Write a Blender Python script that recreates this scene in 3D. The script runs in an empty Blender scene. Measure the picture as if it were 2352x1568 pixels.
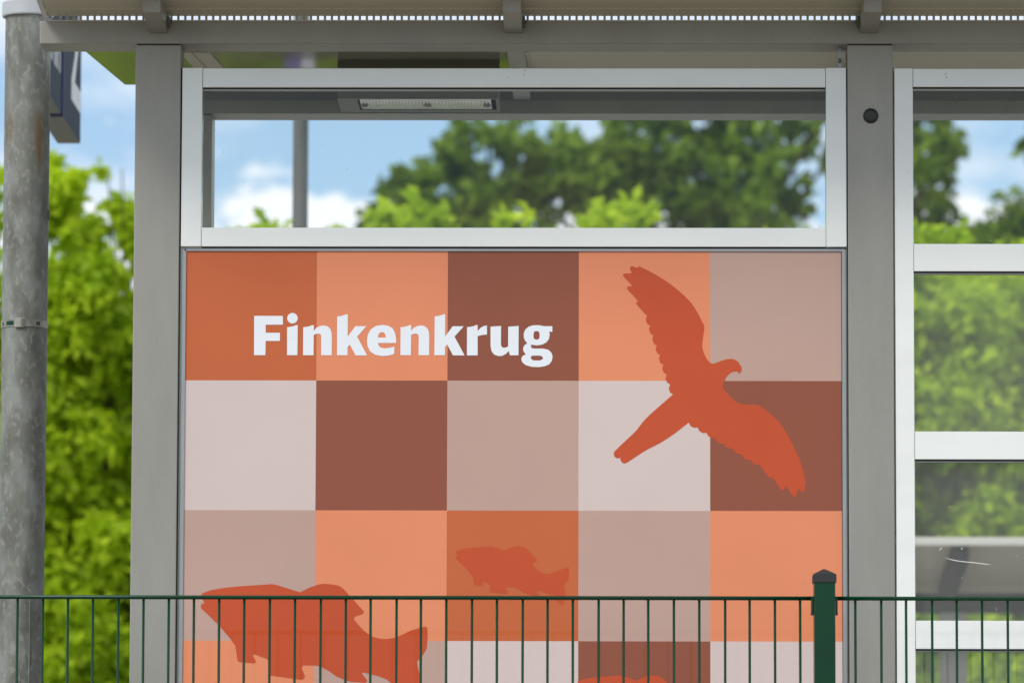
import bpy, bmesh, math, random
import numpy as np
from mathutils import Vector, Matrix
from mathutils.geometry import tessellate_polygon

S = bpy.context.scene
COL = S.collection
R = math.radians

# ------------------------------------------------------------------ camera
# world: X along the shelter's back wall, Y away from the camera, Z up, metres.
# The shelter's back wall stands at Y = 0; the camera is 11.8 m in front of it, eye height 1.6 m.
DIST, EYE, FPX = 11.8, 1.6, 13067.0
_y = Vector((226, -1463, -FPX)).normalized()
_z = Vector((344, (226 * 344 + FPX * FPX) / 1463, -FPX)); _z = (_z - _y * _z.dot(_y)).normalized()
_x = _y.cross(_z)
ROT = Matrix((_x, _y, _z))
def at(px, py, Y):
    d = ROT @ Vector((px - 1176, 784 - py, -FPX)); t = (Y + DIST) / d.y
    return d.x * t, EYE + d.z * t
def ax(px, py, Y): return at(px, py, Y)[0]
def az(px, py, Y): return at(px, py, Y)[1]

cam_d = bpy.data.cameras.new('camera'); cam = bpy.data.objects.new('camera', cam_d); COL.objects.link(cam)
cam_d.sensor_width = 36; cam_d.lens = 200; cam_d.clip_start = .2; cam_d.clip_end = 2000
cam.matrix_world = Matrix.Translation((0, -DIST, EYE)) @ ROT.to_4x4()
cam_d.dof.use_dof = True; cam_d.dof.focus_distance = 11.85; cam_d.dof.aperture_fstop = 8.0; cam_d.dof.aperture_blades = 0
S.camera = cam

# ------------------------------------------------------------------ sky, sun, exposure
SUN_EL, SUN_AZ = 46, 220            # azimuth clockwise from +Y: behind the camera, a little to its left
W = bpy.data.worlds.new('World'); S.world = W; W.use_nodes = True
nt = W.node_tree; N = nt.nodes; LK = nt.links; N.clear()
def wn(t, **k):
    n = N.new(t)
    for a, b in k.items(): setattr(n, a, b)
    return n
def wmath(op, a, b=None, c=None, clamp=False):
    n = N.new('ShaderNodeMath'); n.operation = op; n.use_clamp = clamp
    for i, v in enumerate((a, b, c)):
        if v is None: continue
        if isinstance(v, (int, float)): n.inputs[i].default_value = v
        else: LK.new(v, n.inputs[i])
    return n.outputs[0]
sky = wn('ShaderNodeTexSky', sky_type='NISHITA', sun_disc=False)
sky.sun_elevation = R(SUN_EL); sky.sun_rotation = R(SUN_AZ); sky.air_density = 1.0; sky.dust_density = .6; sky.ozone_density = 2.0
tc = wn('ShaderNodeTexCoord'); sep = wn('ShaderNodeSeparateXYZ'); LK.new(tc.outputs['Generated'], sep.inputs[0])
def wnoise(scale, detail, off=(0, 0, 0), zs=1.6, rough=.6):
    mp = wn('ShaderNodeMapping'); mp.inputs['Location'].default_value = off; mp.inputs['Scale'].default_value = (1, 1, zs)
    LK.new(tc.outputs['Generated'], mp.inputs[0])
    n = wn('ShaderNodeTexNoise'); n.inputs['Scale'].default_value = scale; n.inputs['Detail'].default_value = detail
    n.inputs['Roughness'].default_value = rough; LK.new(mp.outputs[0], n.inputs['Vector'])
    return n.outputs[0]
big = wnoise(2.6, 7, (3.1, 7.7, 1.2))
mid = wnoise(34, 6, (.4, .3, .17), 2.0)
fine = wnoise(120, 4, (1.3, .2, .4))
# a bank of cumulus low over the horizon with bumpy tops, loose veils above it, broader clouds overhead
top = wmath('MULTIPLY_ADD', mid, .13, .066)
bank = wmath('MULTIPLY', wmath('SUBTRACT', wmath('MULTIPLY_ADD', fine, .012, top), sep.outputs[2]), 110, clamp=True)
veil = wmath('MULTIPLY', wmath('SUBTRACT', wnoise(30, 5, (.9, .1, .55), 2.2), .51), 4.0, clamp=True)
veil = wmath('MULTIPLY', veil, .62)
over = wmath('MULTIPLY', wmath('SUBTRACT', big, .36), 5, clamp=True)
over = wmath('MULTIPLY', over, wmath('MULTIPLY', wmath('SUBTRACT', sep.outputs[2], .22), 6, clamp=True))
# a second, thinner cloud deck begins a little above the cumulus
deck = wmath('MULTIPLY', wmath('SUBTRACT', sep.outputs[2], wmath('MULTIPLY_ADD', mid, .03, .142)), 90, clamp=True)
deck = wmath('MULTIPLY', deck, wmath('MULTIPLY_ADD', big, .9, .25, clamp=True))
mask = wmath('MAXIMUM', wmath('MAXIMUM', wmath('MAXIMUM', bank, veil), over), deck)
tint = wn('ShaderNodeMix', data_type='RGBA', blend_type='MULTIPLY'); tint.inputs[0].default_value = 1
LK.new(sky.outputs[0], tint.inputs[6]); tint.inputs[7].default_value = (.84, .96, 1.06, 1)
cl = wn('ShaderNodeMix', data_type='RGBA'); cl.inputs[6].default_value = (7.6, 8.0, 8.8, 1); cl.inputs[7].default_value = (9.0, 9.1, 9.3, 1)
LK.new(fine, cl.inputs[0])
pale = wn('ShaderNodeMix', data_type='RGBA'); pale.inputs[0].default_value = .14; LK.new(tint.outputs[2], pale.inputs[6]); pale.inputs[7].default_value = (7.5, 8.6, 9.6, 1)
mx = wn('ShaderNodeMix', data_type='RGBA'); LK.new(mask, mx.inputs[0]); LK.new(pale.outputs[2], mx.inputs[6]); LK.new(cl.outputs[2], mx.inputs[7])
bg = wn('ShaderNodeBackground'); bg.inputs[1].default_value = .122; LK.new(mx.outputs[2], bg.inputs[0])
out = wn('ShaderNodeOutputWorld'); LK.new(bg.outputs[0], out.inputs[0])
W.cycles.sampling_method = 'MANUAL'; W.cycles.sample_map_resolution = 1024

sd = bpy.data.lights.new('sun', 'SUN'); sd.energy = 2.15; sd.angle = R(18); sd.color = (1, .95, .87)
sun = bpy.data.objects.new('sun', sd); COL.objects.link(sun)
sdir = Vector((math.sin(R(SUN_AZ)) * math.cos(R(SUN_EL)), math.cos(R(SUN_AZ)) * math.cos(R(SUN_EL)), math.sin(R(SUN_EL))))
sun.rotation_euler = sdir.to_track_quat('Z', 'Y').to_euler(); sun.location = (-6, -10, 14)

S.view_settings.view_transform = 'Standard'; S.view_settings.look = 'None'
S.view_settings.gamma = 1; S.view_settings.use_curve_mapping = False; S.view_settings.exposure = 0.05
S.cycles.max_bounces = 10; S.cycles.transparent_max_bounces = 16; S.cycles.use_denoising = True
S.cycles.caustics_reflective = False; S.cycles.caustics_refractive = False

# ------------------------------------------------------------------ materials
def srgb(r, g, b):
    f = lambda c: (c / 255 / 12.92) if c / 255 <= .04045 else ((c / 255 + .055) / 1.055) ** 2.4
    return (f(r), f(g), f(b), 1)
def mat(name, col, rough=.5, metal=0., var=.0, vscale=6, bump=0., bscale=60, coat=0., coat_ior=1.5, spec=.5, stretch=(1, 1, 1), coat_rough=.03):
    m = bpy.data.materials.new(name); m.use_nodes = True; t = m.node_tree; b = t.nodes['Principled BSDF']
    b.inputs['Base Color'].default_value = col; b.inputs['Roughness'].default_value = rough; b.inputs['Metallic'].default_value = metal
    b.inputs['Specular IOR Level'].default_value = spec
    b.inputs['Coat Weight'].default_value = coat; b.inputs['Coat IOR'].default_value = coat_ior; b.inputs['Coat Roughness'].default_value = coat_rough
    co = t.nodes.new('ShaderNodeTexCoord'); mp = t.nodes.new('ShaderNodeMapping'); mp.inputs['Scale'].default_value = stretch
    t.links.new(co.outputs['Object'], mp.inputs[0])
    if var:
        n = t.nodes.new('ShaderNodeTexNoise'); n.inputs['Scale'].default_value = vscale; n.inputs['Detail'].default_value = 6
        t.links.new(mp.outputs[0], n.inputs['Vector'])
        r = t.nodes.new('ShaderNodeMapRange'); r.inputs[1].default_value = .3; r.inputs[2].default_value = .7
        r.inputs[3].default_value = 1 - var; r.inputs[4].default_value = 1 + var; t.links.new(n.outputs[0], r.inputs[0])
        x = t.nodes.new('ShaderNodeMix'); x.data_type = 'RGBA'; x.blend_type = 'MULTIPLY'; x.inputs[0].default_value = 1
        x.inputs[6].default_value = col; t.links.new(r.outputs[0], x.inputs[7]); t.links.new(x.outputs[2], b.inputs['Base Color'])
    if bump:
        n2 = t.nodes.new('ShaderNodeTexNoise'); n2.inputs['Scale'].default_value = bscale; n2.inputs['Detail'].default_value = 3
        t.links.new(mp.outputs[0], n2.inputs['Vector'])
        bp = t.nodes.new('ShaderNodeBump'); bp.inputs['Strength'].default_value = bump; bp.inputs['Distance'].default_value = .002
        t.links.new(n2.outputs[0], bp.inputs['Height']); t.links.new(bp.outputs[0], b.inputs['Normal'])
    return m

M = {}
def grey_paint(name, v, stains=True):
    """micaceous grey paint: fine sparkle, faint runs and a few dirty smears"""
    m = mat(name, (v * .97, v * 1.0, v * .94, 1), .42, .25, .0, bump=.12, bscale=420)
    t = m.node_tree; b = t.nodes['Principled BSDF']; co = t.nodes['Texture Coordinate']
    fn = t.nodes.new('ShaderNodeTexNoise'); fn.inputs['Scale'].default_value = 480; fn.inputs['Detail'].default_value = 2; t.links.new(co.outputs['Object'], fn.inputs['Vector'])
    mp = t.nodes.new('ShaderNodeMapping'); mp.inputs['Scale'].default_value = (9, 9, 2.2); t.links.new(co.outputs['Object'], mp.inputs[0])
    bn = t.nodes.new('ShaderNodeTexNoise'); bn.inputs['Scale'].default_value = 1.0; bn.inputs['Detail'].default_value = 8; bn.inputs['Roughness'].default_value = .65; t.links.new(mp.outputs[0], bn.inputs['Vector'])
    a = t.nodes.new('ShaderNodeMapRange'); a.inputs[1].default_value = .3; a.inputs[2].default_value = .7; a.inputs[3].default_value = .90; a.inputs[4].default_value = 1.10; t.links.new(fn.outputs[0], a.inputs[0])
    c = t.nodes.new('ShaderNodeMapRange'); c.inputs[1].default_value = .3; c.inputs[2].default_value = .7; c.inputs[3].default_value = .90; c.inputs[4].default_value = 1.08; t.links.new(bn.outputs[0], c.inputs[0])
    mu = t.nodes.new('ShaderNodeMath'); mu.operation = 'MULTIPLY'; t.links.new(a.outputs[0], mu.inputs[0]); t.links.new(c.outputs[0], mu.inputs[1])
    x = t.nodes.new('ShaderNodeMix'); x.data_type = 'RGBA'; x.blend_type = 'MULTIPLY'; x.inputs[0].default_value = 1; x.inputs[6].default_value = (v * 1.0, v * .985, v * .89, 1)
    t.links.new(mu.outputs[0], x.inputs[7])
    if stains:
        sm = t.nodes.new('ShaderNodeMapping'); sm.inputs['Scale'].default_value = (34, 34, 55); t.links.new(co.outputs['Object'], sm.inputs[0])
        sn = t.nodes.new('ShaderNodeTexNoise'); sn.inputs['Scale'].default_value = 1; sn.inputs['Detail'].default_value = 5; t.links.new(sm.outputs[0], sn.inputs['Vector'])
        sr = t.nodes.new('ShaderNodeMapRange'); sr.inputs[1].default_value = .71; sr.inputs[2].default_value = .80; sr.inputs[3].default_value = 0; sr.inputs[4].default_value = .55; t.links.new(sn.outputs[0], sr.inputs[0])
        x2 = t.nodes.new('ShaderNodeMix'); x2.data_type = 'RGBA'; x2.inputs[7].default_value = (.03, .028, .022, 1)
        t.links.new(sr.outputs[0], x2.inputs[0]); t.links.new(x.outputs[2], x2.inputs[6]); t.links.new(x2.outputs[2], b.inputs['Base Color'])
    else: t.links.new(x.outputs[2], b.inputs['Base Color'])
    return m
M['steel'] = grey_paint('grey_mica_paint', .325)
M['seam'] = mat('dark_gasket', (.012, .012, .012, 1), .7)
M['channel'] = mat('aluminium_channel', (.36, .38, .385, 1), .35, .5, .06, 8)
M['alu'] = mat('white_anodised_frame', (.85, .875, .85, 1), .28, 0, .035, 5, .02, 30, coat=1, coat_ior=1.75, stretch=(1, 1, 3), coat_rough=.06)
M['ceiling'] = mat('roof_underside', (.50, .465, .375, 1), .45, 0, .03, 4, .08, 25, stretch=(.4, 3, 3))
M['gloss_ceiling'] = mat('glossy_roof_underside', (.36, .35, .29, 1), .10, 0, .05, 5, .03, 12, spec=.8)
M['edge_trim'] = mat('pale_roof_edge', (.62, .61, .56, 1), .4, .1)
M['lamp'] = mat('lamp_housing', (.15, .145, .12, 1), .5, .1, .05, 10)
M['diffuser'] = mat('prismatic_diffuser', (.85, .86, .88, 1), .22, .5, .18, 26, .4, 40, spec=1.0, stretch=(1, 3, 1))
M['green'] = mat('dark_green_coating', (.0003, .040, .015, 1), .28, 0, .10, 14, .05, 90, spec=.28)
M['black'] = mat('black_plastic', (.022, .023, .026, 1), .5, 0, .1, 30, .15, 120)
M['cap_black'] = mat('black_plug', (.016, .018, .018, 1), .45)
M['steel_strap'] = mat('stainless_strap', (.30, .29, .25, 1), .42, .7, .3, 60)
M['white'] = mat('white_lettering', (.86, .90, .97, 1), .35, 0, .0, coat=.6)
M['sign_blue'] = mat('dark_blue_sign', (.012, .026, .048, 1), .6, 0, .05, 9, spec=.12)
M['sign_trim'] = mat('navy_trim', (.008, .006, .10, 1), .5, spec=.1)
M['sign_white'] = mat('sign_white', (.62, .66, .66, 1), .4)
M['sign_grey'] = mat('sign_underside', (.16, .17, .16, 1), .5)
M['plate_purple'] = mat('purple_blue_plate', (.10, .085, .26, 1), .45)
M['plate_pale'] = mat('pale_plate', (.50, .50, .58, 1), .45)
M['mast'] = mat('weathered_mast', (.125, .13, .12, 1), .6, .1, .3, 8, .2, 40, stretch=(1, 1, .4))
M['bark'] = mat('bark', (.09, .07, .05, 1), .9, 0, .3, 10, .8, 30)
M['concrete'] = mat('concrete', (.34, .33, .30, 1), .9, 0, .15, 3, .4, 30)
M['grass'] = mat('dry_verge', (.19, .175, .125, 1), .95, 0, .35, 1.2, .6, 8)
M['gravel'] = mat('gravel', (.30, .28, .25, 1), .95, 0, .3, 8, .8, 40)
M['scratch'] = mat('glass_scratch', (.8, .8, .78, 1), .6)
M['dirt'] = mat('dirt_mark', (.10, .09, .07, 1), .8)

# collar on the pole: pale plastic-coated aluminium
M['collar'] = mat('pale_collar', (.50, .52, .54, 1), .4, .2, .05, 6)

def galvanised():
    m = bpy.data.materials.new('galvanised_steel'); m.use_nodes = True; t = m.node_tree; b = t.nodes['Principled BSDF']
    nn = t.nodes.new; lk = t.links.new
    co = nn('ShaderNodeTexCoord')
    def noise(sc, st, det=5, off=(0, 0, 0)):
        mp = nn('ShaderNodeMapping'); mp.inputs['Scale'].default_value = st; mp.inputs['Location'].default_value = off; lk(co.outputs['Object'], mp.inputs[0])
        n = nn('ShaderNodeTexNoise'); n.inputs['Scale'].default_value = sc; n.inputs['Detail'].default_value = det; lk(mp.outputs[0], n.inputs['Vector']); return n.outputs[0]
    def ramp(src, stops):
        r = nn('ShaderNodeValToRGB'); e = r.color_ramp.elements
        e[0].position, e[0].color = stops[0]; e[1].position, e[1].color = stops[-1]
        for p, c in stops[1:-1]:
            k = e.new(p); k.color = c
        lk(src, r.inputs[0]); return r.outputs[0]
    def mix(fac, a, bb, bt='MIX'):
        x = nn('ShaderNodeMix'); x.data_type = 'RGBA'; x.blend_type = bt
        if isinstance(fac, float): x.inputs[0].default_value = fac
        else: lk(fac, x.inputs[0])
        for i, v in ((6, a), (7, bb)):
            if isinstance(v, tuple): x.inputs[i].default_value = v
            else: lk(v, x.inputs[i])
        return x.outputs[2]
    def mul_(a, f):
        x = nn('ShaderNodeMath'); x.operation = 'MULTIPLY'; lk(a, x.inputs[0]); x.inputs[1].default_value = f; return x.outputs[0]
    base = ramp(noise(22, (1, 1, .5), 7), [(.34, (.125, .128, .108, 1)), (.5, (.185, .19, .168, 1)), (.66, (.26, .275, .255, 1))])
    v = nn('ShaderNodeTexVoronoi'); v.inputs['Scale'].default_value = 75
    mp = nn('ShaderNodeMapping'); mp.inputs['Scale'].default_value = (1, 1, .55); lk(co.outputs['Object'], mp.inputs[0]); lk(mp.outputs[0], v.inputs['Vector'])
    fl = ramp(v.outputs['Color'], [(.0, (.93, .93, .93, 1)), (1, (1.07, 1.07, 1.07, 1))])
    c = mix(1.0, base, fl, 'MULTIPLY')
    sp = ramp(noise(95, (1, 1, .6), 4), [(.54, (0, 0, 0, 1)), (.66, (1, 1, 1, 1))])
    c = mix(mul_(sp, .45), c, (.36, .37, .33, 1))
    # rust runs, below the collar
    s = nn('ShaderNodeSeparateXYZ'); lk(co.outputs['Object'], s.inputs[0])
    def band(sock, lo, hi, soft):
        a = nn('ShaderNodeMapRange'); a.interpolation_type = 'SMOOTHSTEP'; a.inputs[1].default_value = lo; a.inputs[2].default_value = lo + soft; lk(sock, a.inputs[0])
        d = nn('ShaderNodeMapRange'); d.interpolation_type = 'SMOOTHSTEP'; d.inputs[1].default_value = hi - soft; d.inputs[2].default_value = hi; d.inputs[3].default_value = 1; d.inputs[4].default_value = 0; lk(sock, d.inputs[0])
        x = nn('ShaderNodeMath'); x.operation = 'MULTIPLY'; lk(a.outputs[0], x.inputs[0]); lk(d.outputs[0], x.inputs[1]); return x.outputs[0]
    def mul(a, bb):
        x = nn('ShaderNodeMath'); x.operation = 'MULTIPLY'; x.use_clamp = True
        lk(a, x.inputs[0])
        if isinstance(bb, float): x.inputs[1].default_value = bb
        else: lk(bb, x.inputs[1])
        return x.outputs[0]
    rn = noise(60, (1, 1, .10), 4, (0, 0, 3))
    rr = nn('ShaderNodeMapRange'); rr.inputs[1].default_value = .44; rr.inputs[2].default_value = .60; lk(rn, rr.inputs[0])
    add = nn('ShaderNodeMath'); add.operation = 'ADD'; add.use_clamp = True
    lk(mul(band(s.outputs[0], .016, .042, .012), band(s.outputs[2], -.34, -.125, .05)), add.inputs[0])
    lk(mul(band(s.outputs[0], -.045, -.024, .008), band(s.outputs[2], -.23, -.13, .04)), add.inputs[1])
    rust = mul(mul(add.outputs[0], rr.outputs[0]), .85)
    c = mix(rust, c, (.20, .105, .03, 1))
    lk(c, b.inputs['Base Color']); b.inputs['Metallic'].default_value = .12; b.inputs['Roughness'].default_value = .55
    bp = nn('ShaderNodeBump'); bp.inputs['Strength'].default_value = .35; bp.inputs['Distance'].default_value = .002
    lk(noise(45, (1, 1, .4), 4), bp.inputs['Height']); lk(bp.outputs[0], b.inputs['Normal'])
    return m
M['galv'] = galvanised()

def glass_mat(name, tint, haze, f0=.02):
    m = bpy.data.materials.new(name); m.use_nodes = True; t = m.node_tree; t.nodes.clear(); nn = t.nodes.new; lk = t.links.new
    o = nn('ShaderNodeOutputMaterial'); tr = nn('ShaderNodeBsdfTransparent'); tr.inputs[0].default_value = tint
    gl = nn('ShaderNodeBsdfGlossy'); gl.inputs['Roughness'].default_value = .0; gl.inputs[0].default_value = (1, 1, 1, 1)
    lw = nn('ShaderNodeLayerWeight'); lw.inputs[0].default_value = .5
    p = nn('ShaderNodeMath'); p.operation = 'POWER'; p.inputs[1].default_value = 5; lk(lw.outputs['Facing'], p.inputs[0])
    q = nn('ShaderNodeMath'); q.operation = 'MULTIPLY_ADD'; q.inputs[1].default_value = .96; q.inputs[2].default_value = f0; lk(p.outputs[0], q.inputs[0])
    mx = nn('ShaderNodeMixShader'); lk(q.outputs[0], mx.inputs[0]); lk(tr.outputs[0], mx.inputs[1]); lk(gl.outputs[0], mx.inputs[2])
    # a pale film paints in the milky reflections, small specks lie over it
    df = nn('ShaderNodeBsdfDiffuse'); df.inputs[0].default_value = (.7, .7, .66, 1)
    co = nn('ShaderNodeTexCoord'); n = nn('ShaderNodeTexNoise'); n.inputs['Scale'].default_value = 3; n.inputs['Detail'].default_value = 7; lk(co.outputs['Object'], n.inputs['Vector'])
    r = nn('ShaderNodeMapRange'); r.inputs[1].default_value = .35; r.inputs[2].default_value = .75; r.inputs[3].default_value = haze * .4; r.inputs[4].default_value = haze; lk(n.outputs[0], r.inputs[0])
    v = nn('ShaderNodeTexVoronoi'); v.inputs['Scale'].default_value = 28; lk(co.outputs['Object'], v.inputs['Vector'])
    vr = nn('ShaderNodeMapRange'); vr.inputs[1].default_value = .035; vr.inputs[2].default_value = .055; vr.inputs[3].default_value = .30; vr.inputs[4].default_value = 0; lk(v.outputs['Distance'], vr.inputs[0])
    ad = nn('ShaderNodeMath'); ad.operation = 'ADD'; lk(r.outputs[0], ad.inputs[0]); lk(vr.outputs[0], ad.inputs[1])
    m2 = nn('ShaderNodeMixShader'); lk(ad.outputs[0], m2.inputs[0]); lk(mx.outputs[0], m2.inputs[1]); lk(df.outputs[0], m2.inputs[2]); lk(m2.outputs[0], o.inputs[0])
    return m
M['glass'] = glass_mat('window_glass', (.975, .985, .975, 1), .010, .012)
M['glass_milky'] = glass_mat('milky_window_glass', (.96, .975, .965, 1), .06, .025)  # lower panes: reflected haze put into the colour of the film

def leaf_mat(name, dark, light, clump=1.1, transl=.35):
    m = bpy.data.materials.new(name); m.use_nodes = True; t = m.node_tree; t.nodes.clear(); nn = t.nodes.new; lk = t.links.new
    o = nn('ShaderNodeOutputMaterial'); g = nn('ShaderNodeNewGeometry')
    n = nn('ShaderNodeTexNoise'); n.inputs['Scale'].default_value = clump; n.inputs['Detail'].default_value = 3; lk(g.outputs['Position'], n.inputs['Vector'])
    a = nn('ShaderNodeMath'); a.operation = 'MULTIPLY_ADD'; a.inputs[1].default_value = .55; lk(g.outputs['Random Per Island'], a.inputs[0])
    b2 = nn('ShaderNodeMath'); b2.operation = 'MULTIPLY_ADD'; b2.inputs[1].default_value = 1.6; b2.inputs[2].default_value = -.60; lk(n.outputs[0], b2.inputs[0]); lk(b2.outputs[0], a.inputs[2])
    a.use_clamp = True
    x = nn('ShaderNodeMix'); x.data_type = 'RGBA'; x.inputs[6].default_value = dark; x.inputs[7].default_value = light; lk(a.outputs[0], x.inputs[0])
    p = nn('ShaderNodeBsdfPrincipled'); p.inputs['Roughness'].default_value = .5; p.inputs['Specular IOR Level'].default_value = .25; lk(x.outputs[2], p.inputs['Base Color'])
    tr = nn('ShaderNodeBsdfTranslucent'); lk(x.outputs[2], tr.inputs[0])
    mx = nn('ShaderNodeMixShader'); mx.inputs[0].default_value = transl; lk(p.outputs[0], mx.inputs[1]); lk(tr.outputs[0], mx.inputs[2]); lk(mx.outputs[0], o.inputs[0])
    return m
M['lime'] = leaf_mat('lime_leaves', (.30, .47, .012, 1), (.68, .85, .040, 1), 2.2, .52)
M['mid'] = leaf_mat('mid_green_leaves', (.16, .27, .015, 1), (.38, .54, .03, 1), 1.0, .35)
M['deep'] = leaf_mat('deep_green_leaves', (.065, .12, .012, 1), (.34, .50, .035, 1), 1.3, .42)

# printed panel inks: satin laminate with a clear glossy film
def ink(name, c): return mat(name, c, .5, 0, .03, 3.0, .01, 20, spec=.2, coat=.7, coat_ior=1.33, coat_rough=.04)
INK = {k: ink(n, c) for k, n, c in (
    ('A', 'burnt_orange_ink', srgb(200, 101, 55)), ('B', 'salmon_ink', srgb(232, 142, 102)), ('C', 'brown_ink', srgb(146, 80, 58)),
    ('D', 'taupe_ink', srgb(193, 160, 148)), ('E', 'pale_pink_ink', srgb(216, 198, 194)), ('Z', 'red_orange_ink', srgb(198, 78, 36)))}

# ------------------------------------------------------------------ mesh helpers
def link(name, me, parent=None, m=None, smooth=False):
    o = bpy.data.objects.new(name, me); COL.objects.link(o)
    if m is not None and not me.materials: me.materials.append(m)
    if parent is not None: o.parent = parent
    if smooth:
        for p in me.polygons: p.use_smooth = True
    return o
def wloc(o):
    v = Vector((0, 0, 0))
    while o is not None: v += o.location; o = o.parent
    return v
def fin(name, bm, m, parent=None, smooth=False):
    """bm is in world coordinates; the object is linked under parent without moving"""
    off = wloc(parent)
    for v in bm.verts: v.co -= off
    bmesh.ops.recalc_face_normals(bm, faces=bm.faces)
    me = bpy.data.meshes.new(name); bm.to_mesh(me); bm.free()
    return link(name, me, parent, m, smooth)
def add_box(bm, x0, x1, y0, y1, z0, z1, bev=0):
    b = bmesh.new(); bmesh.ops.create_cube(b, size=1)
    for v in b.verts: v.co = Vector(((x0 + x1) / 2 + v.co.x * (x1 - x0), (y0 + y1) / 2 + v.co.y * (y1 - y0), (z0 + z1) / 2 + v.co.z * (z1 - z0)))
    if bev: bmesh.ops.bevel(b, geom=b.edges[:] + b.verts[:], offset=bev, segments=2, affect='EDGES', profile=.6)
    me = bpy.data.meshes.new('t'); b.to_mesh(me); b.free(); bm.from_mesh(me); bpy.data.meshes.remove(me)
def box(name, x0, x1, y0, y1, z0, z1, m, parent=None, bev=0):
    bm = bmesh.new(); add_box(bm, x0, x1, y0, y1, z0, z1, bev); return fin(name, bm, m, parent)
def prism(name, prof, x0, x1, m, parent=None, bev=0):
    """profile in (y, z), extruded along x"""
    bm = bmesh.new(); n = len(prof)
    a = [bm.verts.new((x0, y, z)) for y, z in prof]; b = [bm.verts.new((x1, y, z)) for y, z in prof]
    bm.faces.new(a); bm.faces.new(b[::-1])
    for i in range(n): bm.faces.new((a[i], b[i], b[(i + 1) % n], a[(i + 1) % n]))
    if bev: bmesh.ops.bevel(bm, geom=bm.edges[:], offset=bev, segments=2, affect='EDGES')
    return fin(name, bm, m, parent)
def lathe(bm, cx, cy, prof, seg=48, a0=0, a1=2 * math.pi):
    """prof: list of (radius, z)"""
    full = abs(a1 - a0 - 2 * math.pi) < 1e-6; rings = []
    for r, z in prof:
        k = seg if full else seg + 1
        rings.append([bm.verts.new((cx + r * math.cos(a0 + (a1 - a0) * i / seg), cy + r * math.sin(a0 + (a1 - a0) * i / seg), z)) for i in range(k)])
    for p, q in zip(rings, rings[1:]):
        k = len(p)
        for i in range(k if full else k - 1): bm.faces.new((p[i], p[(i + 1) % k], q[(i + 1) % k], q[i]))
    return rings
def flat(name, loops, to3d, m, parent, thick=None):
    """a thin flat shape (lettering, silhouette) from 2-D loops, the first is the outline, the others holes"""
    l3 = [[Vector((u, v, 0)) for u, v in lp] for lp in loops]
    tris = tessellate_polygon(l3); pts = [p for lp in loops for p in lp]
    off = wloc(parent)
    me = bpy.data.meshes.new(name); me.from_pydata([Vector(to3d(u, v)) - off for u, v in pts], [], [tuple(t) for t in tris]); me.update()
    return link(name, me, parent, m)
def root(name, label, cat, loc=(0, 0, 0), group=None):
    o = bpy.data.objects.new(name, None); COL.objects.link(o); o.location = loc; o.empty_display_size = .2
    o['label'] = label; o['category'] = cat
    if group: o['group'] = group
    return o
def tag(o, label=None, cat=None, group=None, kind=None):
    for k, v in (('label', label), ('category', cat), ('group', group), ('kind', kind)):
        if v: o[k] = v
    return o

PLAT = 1.10                          # top of the platform
# ------------------------------------------------------------------ ground
def ground():
    xs = [-400, -60, -15, -6, 0, 6, 15, 60, 400]
    prof = [(-300, 0), (-60, 0), (-6, 0), (-2.6, .05), (-1.2, 1.02), (-.7, 1.055), (6, .35), (40, .35), (90, .8), (900, 3)]
    bm = bmesh.new(); g = [[bm.verts.new((x, y, z)) for x in xs] for y, z in prof]
    for a, b in zip(g, g[1:]):
        for i in range(len(xs) - 1): bm.faces.new((a[i], a[i + 1], b[i + 1], b[i]))
    return tag(fin('ground', bm, M['grass'], smooth=True), kind='structure')
ground()
tag(box('platform', -40, 60, -.35, 3.2, .2, PLAT, M['concrete'], bev=.01), kind='structure')
tag(box('track_bed', -60, 80, 3.6, 8.2, .3, .52, M['gravel']), kind='structure')
tag(box('far_platform', -40, 60, 8.6, 12.4, .2, PLAT, M['concrete'], bev=.01), kind='structure')

# ------------------------------------------------------------------ the shelter
shelter = root('platform_shelter', 'grey steel platform shelter with white framed glass and an orange checked name panel', 'shelter', (-.3, .5, PLAT))
CW = .0952                            # column width
XL, XR = ax(312, 102, 0), ax(1946, 102, 0)          # left edges of the two back-wall columns in view
PITCH = XR - XL
BOT, TOP = EYE + 1.9490, EYE + 1.9965  # beam underside and top
REAR = .944
def column(x, y, name='column', BOT=BOT):
    if y > .5: BOT = BOT - .0045
    c = box(name, x, x + CW, y, y + .0945, PLAT, BOT - .0022, M['steel'], shelter, bev=.0025)
    box('gasket', x + .002, x + CW - .002, y + .003, y + .0925, BOT - .0022, BOT, M['seam'], c)
    return c
cols = [column(XL, 0), column(XR, 0), column(XR + PITCH, 0), column(XL, REAR), column(XR, REAR), column(XR + PITCH, REAR)]
# black plug in the second column
px, pz = at(2000, 266.5, 0)
bm = bmesh.new(); rr = .0158; rings = []
for r, y in ((rr, .002), (rr, -.0022), (rr * .93, -.0040), (rr * .55, -.0052), (0.0006, -.0056)):
    rings.append([bm.verts.new((px + r * math.cos(a), y, pz + r * math.sin(a))) for a in [i * math.pi / 20 for i in range(40)]])
for p, q in zip(rings, rings[1:]):
    for i in range(40): bm.faces.new((p[i], p[(i + 1) % 40], q[(i + 1) % 40], q[i]))
bm.faces.new(rings[-1])
fin('plug', bm, M['cap_black'], cols[1], smooth=True)
# beams
xbl = ax(91, 102, 0)
front_beam = box('beam', xbl, XR + PITCH + .25, 0, .106, BOT, TOP, M['steel'], shelter, bev=.0018)
rear_beam = box('beam', XL, XR + PITCH + .25, REAR, REAR + .10, BOT - .0045, EYE + 1.975, M['steel'], shelter, bev=.0018)
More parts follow.
